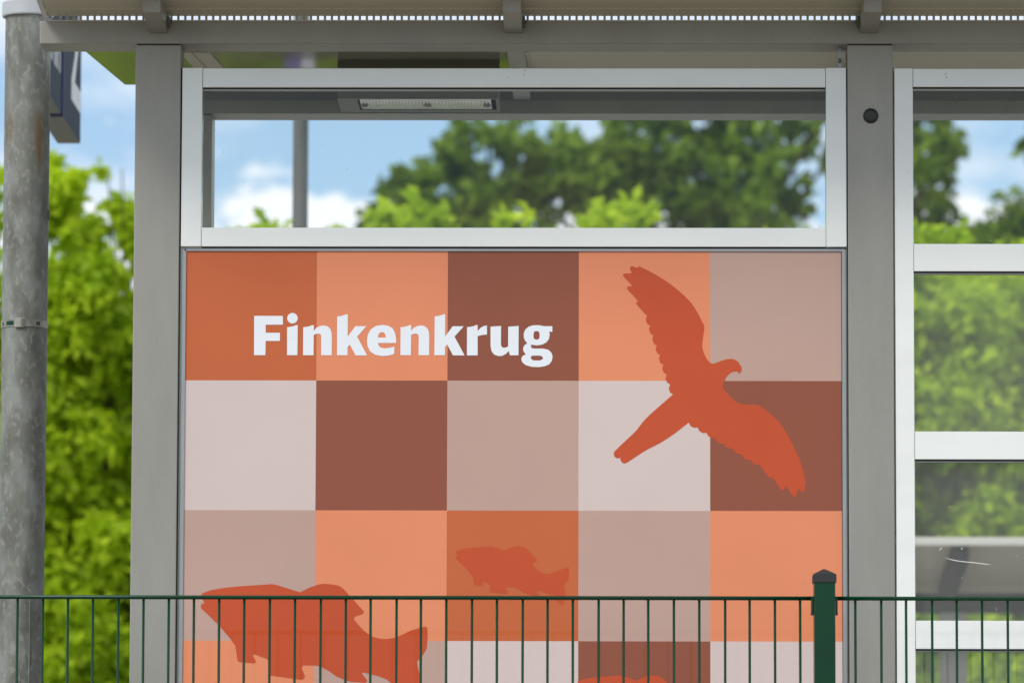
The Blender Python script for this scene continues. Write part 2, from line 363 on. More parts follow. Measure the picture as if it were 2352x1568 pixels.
# pale angle along the top of the front beam, then a comb of spacers through which the sky shows
xs0 = ax(112, 46, 0)
box('angle_strip', xs0, XR + PITCH + .2, .001, .007, TOP, TOP + .0032, M['edge_trim'], shelter)
spacer = box('spacer', 0, .0048, .004, .010, TOP + .0032, TOP + .0132, M['ceiling'], None)
me = spacer.data; bpy.data.objects.remove(spacer)
sx = ax(134, 42, 0); k = 0; x = sx
while x < XR + PITCH and k < 300:
    o = bpy.data.objects.new('spacer', me); COL.objects.link(o); o.parent = shelter; o.location = Vector((x, 0, 0)) - shelter.location; x += .0147; k += 1
# front roof: rises towards the camera from just above the beam
RX0 = ax(103, 41.7, 0); RX1 = XR + PITCH + .2
Zf = EYE + 2.0088
def fz(y): return Zf - .084 * y
prism('roof_sheet', [(.004, fz(.004)), (-.34, fz(-.34)), (-.34, fz(-.34) + .018), (.004, fz(.004) + .018)], RX0 + .006, RX1, M['ceiling'], shelter)
prism('roof_edge_trim', [(.006, fz(.006) - .0025), (-.35, fz(-.35) - .0025), (-.35, fz(-.35) + .024), (.006, fz(.006) + .024)], RX0 - .004, RX0 + .006, M['edge_trim'], shelter)
prism('roof_edge_trim', [(-.34, fz(-.34) - .002), (-.354, fz(-.34) - .002), (-.354, fz(-.34) + .026), (-.34, fz(-.34) + .024)], RX0, RX1, M['edge_trim'], shelter)
# shallow ribs of the roof sheet
for y in (-.035, -.115, -.200):
    prism('roof_rib', [(y, fz(y)), (y - .03, fz(y - .03)), (y - .026, fz(y - .026) - .0026), (y - .004, fz(y - .004) - .0026)], RX0 + .006, RX1, M['ceiling'], shelter)
# rear roof: rises away from the camera
rx0 = -1.1166; far = 1.10
def rz(y): return EYE + 1.951 + .085 * (y - .106)
box('fascia', ax(330, 200, far), RX1, far, far + .012, EYE + 1.999, rz(far) + .02, M['steel'], shelter)
XM = ax(1214, 121, .3)
prism('roof_sheet', [(.1065, rz(.1065)), (far, rz(far)), (far, rz(far) + .02), (.1065, rz(.1065) + .02)], rx0, XM - .001, M['gloss_ceiling'], shelter)
prism('roof_sheet', [(.1065, rz(.1065)), (far, rz(far)), (far, rz(far) + .02), (.1065, rz(.1065) + .02)], XM + .001, RX1, M['gloss_ceiling_dull'] if 'gloss_ceiling_dull' in M else M['ceiling'], shelter)
for a, b in ((ax(427, 121, .3), ax(455, 121, .3)), (ax(457, 121, .3), ax(494, 121, .3))):
    prism('ceiling_strip', [(.108, rz(.108) - .003), (REAR - .002, rz(REAR) - .003), (REAR - .002, rz(REAR)), (.108, rz(.108))], a, b, M['ceiling'], shelter)
prism('ceiling_strip', [(.108, rz(.108) - .003), (REAR - .002, rz(REAR) - .003), (REAR - .002, rz(REAR)), (.108, rz(.108))], ax(1209, 121, .3), ax(1217, 121, .3), M['ceiling'], shelter)
# rafters
for xc in (348, 1176, 2005.5):
    x0 = ax(xc - 21.5, 30, -.196); x1 = x0 + .0378
    zt = EYE + 1.9826; zb = EYE + 1.9712
    r = prism('rafter', [(-.196, zt), (-.001, zb), (-.001, fz(-.001) - .0005), (-.196, fz(-.196) - .0005)], x0, x1, M['steel'], shelter, bev=.0012)
    # bolted cleat at the rafter's foot
    cx = x1 if xc < 1900 else x0
    s = 1 if xc < 1900 else -1
    a, b = sorted((cx + s * .0003, cx + s * .006))
    c = box('cleat', a, b, -.030, -.001, EYE + 1.982, EYE + 2.003, M['lamp'], r, bev=.001)
    bm = bmesh.new(); bmesh.ops.create_cone(bm, cap_ends=True, segments=6, radius1=.0045, radius2=.0045, depth=.005, matrix=Matrix.Translation((cx + s * .0075, -.016, EYE + 1.992)) @ Matrix.Rotation(math.pi / 2, 4, 'Y'))
    fin('bolt', bm, M['lamp'], c)
    xr0 = x0 - .0 if xc != 1176 else ax(1168, 121, .3)
    if xc != 348:
        prism('rafter', [(.107, BOT + .0005), (REAR - .001, EYE + 1.9760), (REAR - .001, rz(REAR) - .0005), (.107, rz(.107) - .0005)], xr0, xr0 + .038, M['steel'], shelter, bev=.001)
# little bracket and cable beside the second column
bx = ax(1928, 140, .06)
b = box('bracket', bx - .003, bx + .004, .05, .085, EYE + 1.908, BOT, M['channel'], shelter)
bm = bmesh.new(); add_box(bm, bx - .002, bx + .003, .042, .05, EYE + 1.917, EYE + 1.925); fin('bolt', bm, M['lamp'], b)

# ---- glazing: frames of white profile with a pane in each field
def frame_seam(x0, x1, z0, z1, parent): return box('seam', x0, x1, .0045, .03, z0, z1, M['seam'], parent)
FY0, FY1 = .0035, .045
def member(name, x0, x1, z0, z1, parent, y0=FY0): return box(name, x0, x1, y0, FY1, z0, z1, M['alu'], parent, bev=.0012)
def glazing(x0, x1, sw, rails, name='glazed_frame', bottom=None):
    """stiles of width sw at x0 and x1, rails = list of (ztop, zbottom) from the top down"""
    ztop = rails[0][0]; zb = bottom if bottom is not None else rails[-1][1]
    g = bpy.data.objects.new(name, None); COL.objects.link(g); g.parent = shelter; g.location = Vector(((x0 + x1) / 2, .02, zb)) - shelter.location
    member('stile', x0, x0 + sw, zb, ztop + .0008, g); member('stile', x1 - sw, x1, zb, ztop + .0012, g)
    for zt, zz in rails:
        member('transom', x0 + sw + .0009, x1 - sw - .0009, zz, zt, g, FY0 + .0006)
        # dark gasket under each transom and the inner bead
        box('gasket', x0 + sw + .001, x1 - sw - .001, .010, .030, zz - .0030, zz, M['seam'], g)
        box('bead', x0 + sw + .001, x1 - sw - .001, .012, .032, zz - .0046, zz - .0030, M['channel'], g)
    for (a, b), (c, d) in zip(rails, rails[1:]):
        p = box('pane', x0 + sw - .004, x1 - sw + .004, .022, .028, c - .004, b - .001, M['glass'] if len(panes) < 2 else M['glass_milky'], g)
        panes.append(p)
    return g
panes = []
Lx0, Lx1 = ax(418.6, 200, FY0), ax(1943.4, 200, FY0)
sw = .0425
zr = lambda y, x=1200: az(x, y, FY0)
glazing(Lx0, Lx1, sw, [(zr(157), zr(201)), (zr(523), zr(566.5))])
rzf = lambda y: az(2200, y, FY0)
Rx0 = ax(2054.8, 300, FY0)
rr_ = [(rzf(158), rzf(200)), (rzf(560), rzf(623)), (rzf(990.5), rzf(1054.5)), (rzf(1424.5), rzf(1489.5)), (PLAT + .36, PLAT + .30)]
glazing(Rx0, XR + PITCH - .0005, .0385, rr_, bottom=PLAT + .30)
# a long scratch and small chips on the third pane of the right frame
pane3 = panes[3]
def scratch(pts, w, name='scratch'):
    bm = bmesh.new(); P = [Vector((ax(a, b, .0212), .0212, az(a, b, .0212))) for a, b in pts]; up = []
    for i, p in enumerate(P):
        ww = w * (0.25 if i in (0, len(P) - 1) else 1); up.append((bm.verts.new(p + Vector((0, 0, ww))), bm.verts.new(p - Vector((0, 0, ww)))))
    for a, b in zip(up, up[1:]): bm.faces.new((a[0], b[0], b[1], a[1]))
    fin(name, bm, M['scratch'], pane3.parent)
scratch([(2169, 1280), (2188, 1285), (2206, 1288.5), (2235, 1291), (2262, 1294.5), (2276, 1296)], .0008)
scratch([(2207, 1259.5), (2209, 1259), (2211, 1259.6)], .0013); scratch([(2156, 1263), (2160, 1260), (2165, 1257)], .0010)
scratch([(2286, 1394), (2289, 1399), (2290, 1402)], .0006); scratch([(2250, 1289), (2255, 1287.5)], .0007)

def mark(px, py, w, h, seed):
    # small dirt specks on the white frames
    rg = random.Random(seed); bm = bmesh.new(); y = FY0 - .0004; cx, cz = at(px, py, y); k = 9
    vs = [bm.verts.new((cx + math.cos(i * 2 * math.pi / k) * w * rg.uniform(.4, 1), y, cz + math.sin(i * 2 * math.pi / k) * h * rg.uniform(.4, 1))) for i in range(k)]
    bm.faces.new(vs); fin('dirt_mark', bm, M['dirt'], shelter)
for i, (a, b, w, h) in enumerate(((2172, 171, .0020, .0011), (2174, 178, .0022, .0016), (2086, 396, .0010, .0010), (2085, 470, .0006, .0008), (1206, 162, .0026, .0009), (1203, 172, .0008, .0030), (1168, 178, .0030, .0006), (1929, 483, .0006, .0009), (2090, 940, .0016, .0004), (1918, 410, .0006, .0006))): mark(a, b, w, h, i)

# ---- the printed panel
PY = .012; PX0, PX1, PZ1 = -.8899, .4809, 3.1114; TU, TV = (PX1 - PX0) / 5, .2716; NROW = 7
zb = PZ1 - NROW * TV
panel = box('printed_panel', PX0 - .001, PX1 + .001, PY + .0004, PY + .010, zb - .002, PZ1 + .001, M['channel'], shelter)
GRID = ['ABCBD', 'ECDEC', 'DBADB', 'BDECE', 'CEBDA', 'DABEC', 'BCEDB']
vs, fs, mi = [], [], []
keys = 'ABCDE'
for r in range(NROW + 1):
    for c in range(6): vs.append(Vector((PX0 + c * TU, PY, PZ1 - r * TV)) - shelter.location)
for r in range(NROW):
    for c in range(5):
        i = r * 6 + c; fs.append((i, i + 6, i + 7, i + 1)); mi.append(keys.index(GRID[r][c]))
me = bpy.data.meshes.new('checked_print'); me.from_pydata(vs, [], fs); me.update()
for kx in keys: me.materials.append(INK[kx])
for p, q in zip(me.polygons, mi): p.material_index = q
art = link('checked_print', me, panel)
def onpanel(dy): return lambda u, v: (PX0 + u * TU, PY - dy, PZ1 - v * TV)
BIRD = [(3.449, 0.126), (3.454, 0.113), (3.465, 0.117), (3.514, 0.14), (3.577, 0.173), (3.633, 0.207), (3.689, 0.245), (3.745, 0.289), (3.801, 0.339), (3.85, 0.389), (3.881, 0.431), (3.906, 0.474), (3.93, 0.524), (3.953, 0.567), (3.957, 0.588), (3.953, 0.62), (3.945, 0.67), (3.939, 0.727), (3.945, 0.762), (3.958, 0.798), (3.979, 0.837), (4.003, 0.861), (4.017, 0.868), (4.038, 0.863), (4.08, 0.847), (4.122, 0.833), (4.157, 0.829), (4.185, 0.834), (4.21, 0.848), (4.23, 0.877), (4.242, 0.902), (4.239, 0.925), (4.223, 0.945), (4.218, 0.941), (4.213, 0.931), (4.2, 0.927), (4.171, 0.931), (4.146, 0.945), (4.125, 0.968), (4.111, 0.998), (4.101, 1.021), (4.097, 1.042), (4.104, 1.065), (4.129, 1.093), (4.171, 1.137), (4.199, 1.164), (4.24, 1.18), (4.289, 1.182), (4.345, 1.184), (4.38, 1.192), (4.408, 1.212), (4.457, 1.252), (4.519, 1.309), (4.561, 1.369), (4.603, 1.44), (4.644, 1.525), (4.679, 1.603), (4.703, 1.68), (4.719, 1.744), (4.727, 1.786), (4.72, 1.811), (4.719, 1.844), (4.706, 1.857), (4.692, 1.848), (4.67, 1.832), (4.665, 1.844), (4.654, 1.882), (4.64, 1.894), (4.626, 1.884), (4.602, 1.85), (4.578, 1.811), (4.568, 1.816), (4.564, 1.835), (4.55, 1.843), (4.532, 1.829), (4.497, 1.776), (4.473, 1.741), (4.459, 1.746), (4.445, 1.743), (4.424, 1.716), (4.397, 1.674), (4.376, 1.644), (4.351, 1.649), (4.33, 1.637), (4.31, 1.614), (4.303, 1.607), (4.278, 1.609), (4.254, 1.593), (4.24, 1.571), (4.233, 1.564), (4.212, 1.562), (4.188, 1.55), (4.174, 1.527), (4.167, 1.518), (4.142, 1.522), (4.118, 1.508), (4.106, 1.483), (4.076, 1.483), (4.052, 1.469), (4.04, 1.442), (4.01, 1.442), (3.985, 1.425), (3.971, 1.4), (3.947, 1.403), (3.919, 1.388), (3.904, 1.358), (3.881, 1.362), (3.853, 1.35), (3.837, 1.321), (3.793, 1.356), (3.731, 1.406), (3.675, 1.445), (3.619, 1.48), (3.535, 1.523), (3.479, 1.556), (3.423, 1.594), (3.368, 1.631), (3.347, 1.638), (3.326, 1.626), (3.317, 1.604), (3.319, 1.592), (3.294, 1.599), (3.273, 1.585), (3.266, 1.563), (3.273, 1.544), (3.326, 1.491), (3.402, 1.42), (3.441, 1.381), (3.472, 1.339), (3.5, 1.303), (3.549, 1.254), (3.605, 1.204), (3.661, 1.154), (3.717, 1.105), (3.696, 1.09), (3.687, 1.066), (3.689, 1.044), (3.697, 1.029), (3.675, 1.014), (3.662, 0.99), (3.664, 0.968), (3.671, 0.952), (3.647, 0.936), (3.636, 0.908), (3.64, 0.887), (3.645, 0.876), (3.622, 0.862), (3.611, 0.833), (3.613, 0.816), (3.62, 0.801), (3.598, 0.787), (3.586, 0.759), (3.588, 0.738), (3.595, 0.727), (3.573, 0.713), (3.561, 0.684), (3.563, 0.663), (3.57, 0.651), (3.549, 0.638), (3.535, 0.606), (3.538, 0.588), (3.546, 0.575), (3.521, 0.56), (3.51, 0.529), (3.514, 0.51), (3.522, 0.499), (3.493, 0.471), (3.444, 0.414), (3.435, 0.403), (3.44, 0.391), (3.454, 0.387), (3.409, 0.336), (3.374, 0.299), (3.365, 0.285), (3.374, 0.27), (3.407, 0.267), (3.374, 0.229), (3.342, 0.195), (3.337, 0.185), (3.342, 0.172), (3.356, 0.17), (3.404, 0.168), (3.389, 0.133), (3.393, 0.118), (3.405, 0.113)]
FISH = [(-0.267, 0.046), (-0.265, 0.036), (-0.229, 0.023), (-0.177, 0.014), (-0.115, 0.008), (-0.042, 0.003), (0.0, 0.0), (0.021, 0.004), (0.062, 0.017), (0.107, 0.031), (0.14, 0.014), (0.177, 0.001), (0.198, -0.002), (0.229, 0.001), (0.252, 0.005), (0.271, 0.017), (0.297, 0.046), (0.328, 0.08), (0.35, 0.105), (0.346, 0.113), (0.315, 0.124), (0.311, 0.132), (0.323, 0.148), (0.349, 0.177), (0.375, 0.197), (0.406, 0.207), (0.438, 0.209), (0.469, 0.204), (0.5, 0.19), (0.526, 0.177), (0.557, 0.167), (0.583, 0.161), (0.59, 0.167), (0.591, 0.203), (0.588, 0.245), (0.573, 0.271), (0.551, 0.295), (0.555, 0.319), (0.568, 0.366), (0.563, 0.397), (0.55, 0.44), (0.542, 0.445), (0.526, 0.44), (0.495, 0.416), (0.469, 0.39), (0.438, 0.364), (0.407, 0.351), (0.375, 0.344), (0.347, 0.336), (0.343, 0.341), (0.36, 0.361), (0.363, 0.37), (0.357, 0.376), (0.303, 0.373), (0.282, 0.367), (0.245, 0.351), (0.219, 0.332), (0.193, 0.318), (0.172, 0.311), (0.12, 0.31), (0.114, 0.319), (0.126, 0.346), (0.127, 0.356), (0.118, 0.365), (0.105, 0.364), (-0.004, 0.349), (-0.01, 0.341), (-0.007, 0.296), (-0.02, 0.285), (-0.064, 0.268), (-0.071, 0.273), (-0.058, 0.296), (-0.064, 0.303), (-0.122, 0.298), (-0.128, 0.291), (-0.137, 0.236), (-0.156, 0.209), (-0.198, 0.16), (-0.239, 0.12), (-0.267, 0.094), (-0.269, 0.083), (-0.266, 0.076), (-0.256, 0.074)]
LETTERS = [('F', [[(0.523, 0.501), (0.742, 0.501), (0.743, 0.569), (0.611, 0.57), (0.612, 0.632), (0.721, 0.632), (0.721, 0.695), (0.612, 0.695), (0.611, 0.805), (0.524, 0.805)]]), ('i', [[(0.775, 0.589), (0.802, 0.585), (0.825, 0.58), (0.842, 0.573), (0.856, 0.573), (0.855, 0.805), (0.776, 0.805)]]), ('dot', [[(0.856, 0.519), (0.854, 0.532), (0.848, 0.543), (0.839, 0.552), (0.828, 0.558), (0.816, 0.56), (0.803, 0.558), (0.792, 0.552), (0.783, 0.543), (0.777, 0.532), (0.775, 0.519), (0.777, 0.507), (0.782, 0.495), (0.791, 0.486), (0.803, 0.48), (0.815, 0.478), (0.828, 0.48), (0.839, 0.486), (0.848, 0.495), (0.854, 0.507)]]), ('n', [[(0.898, 0.589), (0.926, 0.585), (0.948, 0.58), (0.965, 0.573), (0.98, 0.573), (0.979, 0.616), (0.999, 0.593), (1.027, 0.578), (1.058, 0.574), (1.085, 0.582), (1.105, 0.602), (1.114, 0.627), (1.117, 0.661), (1.117, 0.805), (1.036, 0.805), (1.036, 0.661), (1.032, 0.644), (1.016, 0.638), (0.999, 0.64), (0.979, 0.648), (0.978, 0.805), (0.898, 0.805)]]), ('k', [[(1.157, 0.504), (1.183, 0.502), (1.206, 0.496), (1.222, 0.489), (1.238, 0.489), (1.238, 0.661), (1.296, 0.58), (1.38, 0.58), (1.31, 0.661), (1.387, 0.806), (1.299, 0.806), (1.254, 0.722), (1.237, 0.743), (1.238, 0.805), (1.157, 0.805)]]), ('e', [[(1.608, 0.71), (1.608, 0.684), (1.601, 0.638), (1.582, 0.598), (1.548, 0.577), (1.503, 0.57), (1.453, 0.578), (1.414, 0.604), (1.392, 0.644), (1.385, 0.69), (1.39, 0.735), (1.409, 0.775), (1.449, 0.801), (1.499, 0.811), (1.549, 0.808), (1.594, 0.795), (1.595, 0.738), (1.56, 0.747), (1.521, 0.752), (1.493, 0.747), (1.476, 0.733), (1.469, 0.71)], [(1.468, 0.668), (1.473, 0.644), (1.485, 0.63), (1.499, 0.626), (1.515, 0.63), (1.525, 0.644), (1.529, 0.668)]]), ('n', [[(1.641, 0.588), (1.669, 0.585), (1.692, 0.579), (1.709, 0.572), (1.723, 0.572), (1.722, 0.615), (1.742, 0.592), (1.77, 0.578), (1.802, 0.573), (1.829, 0.581), (1.849, 0.601), (1.858, 0.626), (1.86, 0.661), (1.86, 0.804), (1.779, 0.804), (1.78, 0.661), (1.775, 0.644), (1.759, 0.637), (1.742, 0.639), (1.722, 0.647), (1.721, 0.804), (1.641, 0.804)]]), ('k', [[(1.901, 0.503), (1.927, 0.501), (1.949, 0.495), (1.966, 0.489), (1.982, 0.489), (1.981, 0.66), (2.039, 0.58), (2.123, 0.58), (2.053, 0.66), (2.13, 0.805), (2.042, 0.805), (1.997, 0.721), (1.981, 0.742), (1.981, 0.804), (1.9, 0.804)]]), ('r', [[(2.148, 0.587), (2.176, 0.584), (2.198, 0.579), (2.213, 0.571), (2.229, 0.571), (2.229, 0.617), (2.249, 0.594), (2.274, 0.578), (2.3, 0.574), (2.301, 0.644), (2.266, 0.647), (2.229, 0.656), (2.23, 0.805), (2.148, 0.805)]]), ('u', [[(2.327, 0.583), (2.408, 0.577), (2.407, 0.723), (2.413, 0.74), (2.429, 0.746), (2.445, 0.744), (2.462, 0.736), (2.462, 0.583), (2.542, 0.577), (2.541, 0.804), (2.476, 0.804), (2.466, 0.77), (2.446, 0.793), (2.418, 0.808), (2.39, 0.81), (2.356, 0.799), (2.335, 0.772), (2.328, 0.734)]]), ('g', [[(2.799, 0.579), (2.799, 0.622), (2.773, 0.622), (2.779, 0.643), (2.773, 0.677), (2.753, 0.705), (2.72, 0.722), (2.681, 0.727), (2.636, 0.722), (2.636, 0.737), (2.644, 0.75), (2.664, 0.752), (2.731, 0.752), (2.77, 0.762), (2.793, 0.785), (2.801, 0.813), (2.795, 0.847), (2.776, 0.873), (2.743, 0.888), (2.698, 0.895), (2.642, 0.893), (2.597, 0.88), (2.569, 0.857), (2.562, 0.831), (2.571, 0.81), (2.597, 0.796), (2.58, 0.776), (2.575, 0.751), (2.585, 0.728), (2.608, 0.71), (2.591, 0.692), (2.581, 0.666), (2.581, 0.631), (2.594, 0.603), (2.619, 0.582), (2.652, 0.572), (2.697, 0.571), (2.736, 0.579)], [(2.702, 0.65), (2.701, 0.666), (2.697, 0.675), (2.69, 0.681), (2.678, 0.683), (2.666, 0.681), (2.66, 0.675), (2.656, 0.666), (2.655, 0.65), (2.656, 0.633), (2.66, 0.624), (2.666, 0.618), (2.678, 0.617), (2.69, 0.618), (2.697, 0.624), (2.7, 0.633)], [(2.642, 0.807), (2.703, 0.806), (2.72, 0.811), (2.728, 0.825), (2.722, 0.837), (2.703, 0.844), (2.659, 0.844), (2.639, 0.835), (2.635, 0.824)]])]

flat('bird_silhouette', [BIRD], onpanel(.0003), INK['Z'], art)
def fish(u0, v0, s): return flat('fish_silhouette', [[(u0 + u * s, v0 + v * s) for u, v in FISH]], onpanel(.0003), INK['Z'], art)
fish(2.337, 2.275, 1); fish(.674, 2.567, 2.003); fish(3.316, 3.262, 1.2)
fish(3.1, 5.1, 1.6); fish(.9, 5.6, 1.1)
for ch, loops in LETTERS: flat('letter', loops, onpanel(.0006), M['white'], art)
# small aluminium frame round the print, and the darker side channels
box('frame_bar', PX0 - .004, PX1 + .008, PY - .003, PY + .012, PZ1, PZ1 + .0058, M['channel'], panel, bev=.0006)
box('frame_bar', PX0 - .0085, PX0, PY - .003, PY + .012, zb, PZ1 + .0050, M['channel'], panel, bev=.0006)
box('frame_bar', PX1 + .0012, PX1 + .0095, PY - .0035, PY + .012, zb, PZ1 + .0050, M['channel'], panel, bev=.0006)
box('seam', PX1, PX1 + .0011, PY - .001, PY + .012, zb, PZ1, M['seam'], panel)
box('seam', XL + CW + .0002, XL + CW + .0012, .004, .03, PLAT + .2, BOT - .05, M['seam'], shelter)
box('seam', XR - .0016, XR - .0002, .006, .03, PLAT + .2, BOT - .05, M['seam'], shelter)
box('seam', XR + CW + .0002, XR + CW + .0014, .006, .03, PLAT + .2, BOT - .05, M['seam'], shelter)
# rail behind the slit between glass and print
box('sill_rail', Lx0 + .05, Lx1, .03, .045, PZ1 + .0075, PZ1 + .0102, M['seam'], shelter)
# low skirting under the print
box('skirting', XL + CW, XR, .01, .03, PLAT + .02, zb - .004, M['steel'], shelter)
# bench inside, out of sight from the back
box('bench_seat', XL + .3, XR - .2, .30, .68, PLAT + .42, PLAT + .46, M['lamp'], shelter, bev=.006)
for xx in (XL + .4, XR - .3): box('bench_leg', xx, xx + .05, .32, .66, PLAT, PLAT + .42, M['steel'], shelter)

# ------------------------------------------------------------------ lamp under the roof
ly = .35; lx0, lx1 = ax(774.5, 200, ly), ax(1144.5, 200, ly); lz1, lz0 = az(960, 127.5, ly), az(960, 227, ly); ld = .19
lamp = root('ceiling_lamp', 'flat grey box lamp with a clear ribbed lens under the shelter roof', 'lamp', ((lx0 + lx1) / 2, ly + ld / 2, lz1))
dx0, dx1 = lx0 + .043, lx1 - .006; dy0, dy1 = ly + .010, ly + ld - .026
h = .028
box('housing', lx0, lx1, ly, ly + ld, lz0 + h, lz1, M['lamp'], lamp, bev=.003)
for a, b, c, d in ((lx0, dx0, ly, ly + ld), (dx1, lx1, ly, ly + ld), (dx0, dx1, ly, dy0), (dx0, dx1, dy1, ly + ld)):
    box('rim', a, b, c, d, lz0, lz0 + h, M['lamp'], lamp)
bm = bmesh.new(); n = 40
for i in range(n):
    a, b = dx0 + .004 + (dx1 - dx0 - .014) * i / n, dx0 + .004 + (dx1 - dx0 - .014) * (i + 1) / n
    zz = lz0 + .0015
    v = [bm.verts.new(p) for p in ((a, dy0 + .002, zz), (b, dy0 + .002, zz), (b, dy1 - .002, zz), (a, dy1 - .002, zz), ((a + b) / 2, (dy0 + dy1) / 2, zz - .003))]
    for q in ((0, 1, 4), (1, 2, 4), (2, 3, 4), (3, 0, 4)): bm.faces.new([v[j] for j in q])
dif = fin('lens', bm, M['diffuser'], lamp)
for fx in (dx0 + .012, (dx0 + dx1) / 2, dx1 - .02):
    bm = bmesh.new(); bmesh.ops.create_icosphere(bm, subdivisions=2, radius=.0055, matrix=Matrix.Translation((fx, (dy0 + dy1) / 2, lz0 - .0005)) @ Matrix.Scale(1.8, 4, (1, 0, 0))); fin('screw', bm, M['steel_strap'], dif, smooth=True)
box('mounting_block', (lx0 + lx1) / 2 - .1, (lx0 + lx1) / 2 + .1, ly + .04, ly + ld - .02, lz1, rz(ly + .06) + .004, M['seam'], lamp)

# ------------------------------------------------------------------ fence
FY = -.56
fence = root('mesh_fence', 'dark green double rod mesh fence with a square post in front of the shelter', 'fence', (0, FY, 1.05))
xp0, xp1 = ax(1869.2, 1450, FY), ax(1917.8, 1450, FY); zt = az(1200, 1372.5, FY)
bx0 = ax(445.7, 1400, FY); BS = .0500
def wire_mesh():
    bm = bmesh.new(); bmesh.ops.create_cone(bm, cap_ends=True, segments=10, radius1=.0027, radius2=.0027, depth=zt - .0035 - 1.12)
    me = bpy.data.meshes.new('bar'); bm.to_mesh(me); bm.free(); me.materials.append(M['green'])
    for p in me.polygons: p.use_smooth = len(p.vertices) == 4
    return me
wm = wire_mesh(); random.seed(4)
xb = bx0 + BS * 24
pitch_f = 2.52
for pan in (-1, 0, 1):
    # panel 0 is left of the post, panel 1 to its right
    if pan == 0: xs = [xb - BS * i for i in range(48)]; ra, rb = xs[-1] - .02, xp0
    elif pan == 1: x1_ = ax(1965.8, 1400, FY); xs = [x1_ + BS * i for i in range(48)]; ra, rb = xp1, xs[-1] + .02
    else: continue
    for x in xs:
        o = bpy.data.objects.new('bar', wm); COL.objects.link(o); o.parent = fence
        o.location = (x + random.uniform(-.0006, .0006), .001, (zt - .0035 + 1.12) / 2 - 1.05); o.rotation_euler = (0, random.uniform(-.0014, .0014), 0)
    for k in range(6):
        z = zt - k * .2
        for yy in ((-.0055, .0065) if k else (-.0030,)):
            bm = bmesh.new(); rad = .0041
            bmesh.ops.create_cone(bm, cap_ends=True, segments=14, radius1=rad, radius2=rad, depth=rb - ra, matrix=Matrix.Translation(((ra + rb) / 2, FY + yy, z)) @ Matrix.Rotation(math.pi / 2, 4, 'Y'))
            fin('rail', bm, M['green'], fence, smooth=True)
def post(x0, x1):
    w = x1 - x0; z1 = az(1892, 1331, FY)
    p = box('post', x0, x1, FY - .03, FY + .03, .95, z1, M['green'], fence, bev=.003)
    bm = bmesh.new(); e = .0022; zc0, zc1, za = z1 - .006, az(1892, 1320, FY), az(1892, 1305, FY)
    A = [(x0 - e, FY - .03 - e), (x1 + e, FY - .03 - e), (x1 + e, FY + .03 + e), (x0 - e, FY + .03 + e)]
    lo = [bm.verts.new((a, b, zc0)) for a, b in A]; hi = [bm.verts.new((a, b, zc1)) for a, b in A]; ap = bm.verts.new(((x0 + x1) / 2, FY, za))
    for i in range(4): bm.faces.new((lo[i], lo[(i + 1) % 4], hi[(i + 1) % 4], hi[i])); bm.faces.new((hi[i], hi[(i + 1) % 4], ap))
    bm.faces.new(lo[::-1]); bmesh.ops.bevel(bm, geom=[q for q in bm.edges if q.verts[0] not in lo or q.verts[1] not in lo], offset=.0012, segments=2, affect='EDGES')
    fin('post_cap', bm, M['black'], p)
    zc = az(1892, 1390, FY)
    for s, xx in ((-1, x0), (1, x1)):
        for zz in (zc, zc - .6, zc - 1.0):
            a, b = sorted((xx, xx + s * .0052)); c = box('clamp', a, b, FY - .012, FY + .02, zz - .015, zz + .0155, M['green'], p, bev=.001)
            box('clamp_pad', a - (.0004 if s < 0 else -.0004), b - (.0004 if s < 0 else -.0004), FY - .013, FY + .018, zz - .0185, zz - .0150, M['black'], c)
post(xp0, xp1)
post(xp1 + 2.42, xp1 + 2.462); post(xp0 - 2.47, xp0 - 2.428)

# ------------------------------------------------------------------ galvanised pole at the left
PYY = .62
pxc, _ = at(57, 700, PYY); rad = .0505
zcol1, zcol0 = az(57, 7, PYY), az(57, 41, PYY)
pole = root('galvanised_pole', 'weathered galvanised steel pole with pale collar and steel strap, left of the shelter', 'pole', (pxc, PYY, 3.64))
bm = bmesh.new(); lathe(bm, pxc, PYY, [(rad * .975, PLAT), (rad * .985, 2.6), (rad, zcol0 + .01)], 64); sh = fin('shaft', bm, M['galv'], pole, smooth=True)
bm = bmesh.new(); lathe(bm, pxc - .003, PYY, [(.0365, zcol1 - .01), (.0355, 5.6)], 48); fin('shaft', bm, M['galv'], pole, smooth=True)
bm = bmesh.new(); lathe(bm, pxc - .001, PYY, [(.0507, zcol0), (.0560, zcol0), (.0572, zcol0 + .003), (.0572, zcol1 - .003), (.0545, zcol1), (.0365, zcol1 + .001)], 64); fin('collar', bm, M['collar'], pole, smooth=False)
# base flange, out of frame
bm = bmesh.new(); lathe(bm, pxc, PYY, [(.10, PLAT), (.10, PLAT + .015), (rad, PLAT + .016)], 32); fin('base_plate', bm, M['galv'], pole)
# stainless strap with its buckle and slotted tongue
zs = az(50, 747, PYY); zh = .0078
bm = bmesh.new(); lathe(bm, pxc, PYY, [(rad * .99 + .0002, zs - zh), (rad * .99 + .0016, zs - zh), (rad * .99 + .0016, zs + zh), (rad * .99 + .0002, zs + zh)], 64)
strap = fin('strap', bm, M['steel_strap'], pole)
def on_pole(deg, w, z0, z1, r0, r1, m, name, parent):
    bm = bmesh.new(); a0 = R(deg) - w / rad / 2; a1 = R(deg) + w / rad / 2; rg = lathe(bm, pxc, PYY, [(r0, z0), (r1, z0), (r1, z1), (r0, z1)], 8, a0, a1)
    for e in (0, -1): bm.faces.new([g[e] for g in rg])
    return fin(name, bm, m, parent)
on_pole(-96, .020, zs - zh - .002, zs + zh + .003, rad + .0005, rad + .0055, M['steel_strap'], 'buckle', strap)
on_pole(-88, .006, zs - zh + .001, zs + zh + .001, rad + .002, rad + .008, M['lamp'], 'buckle_screw', strap)
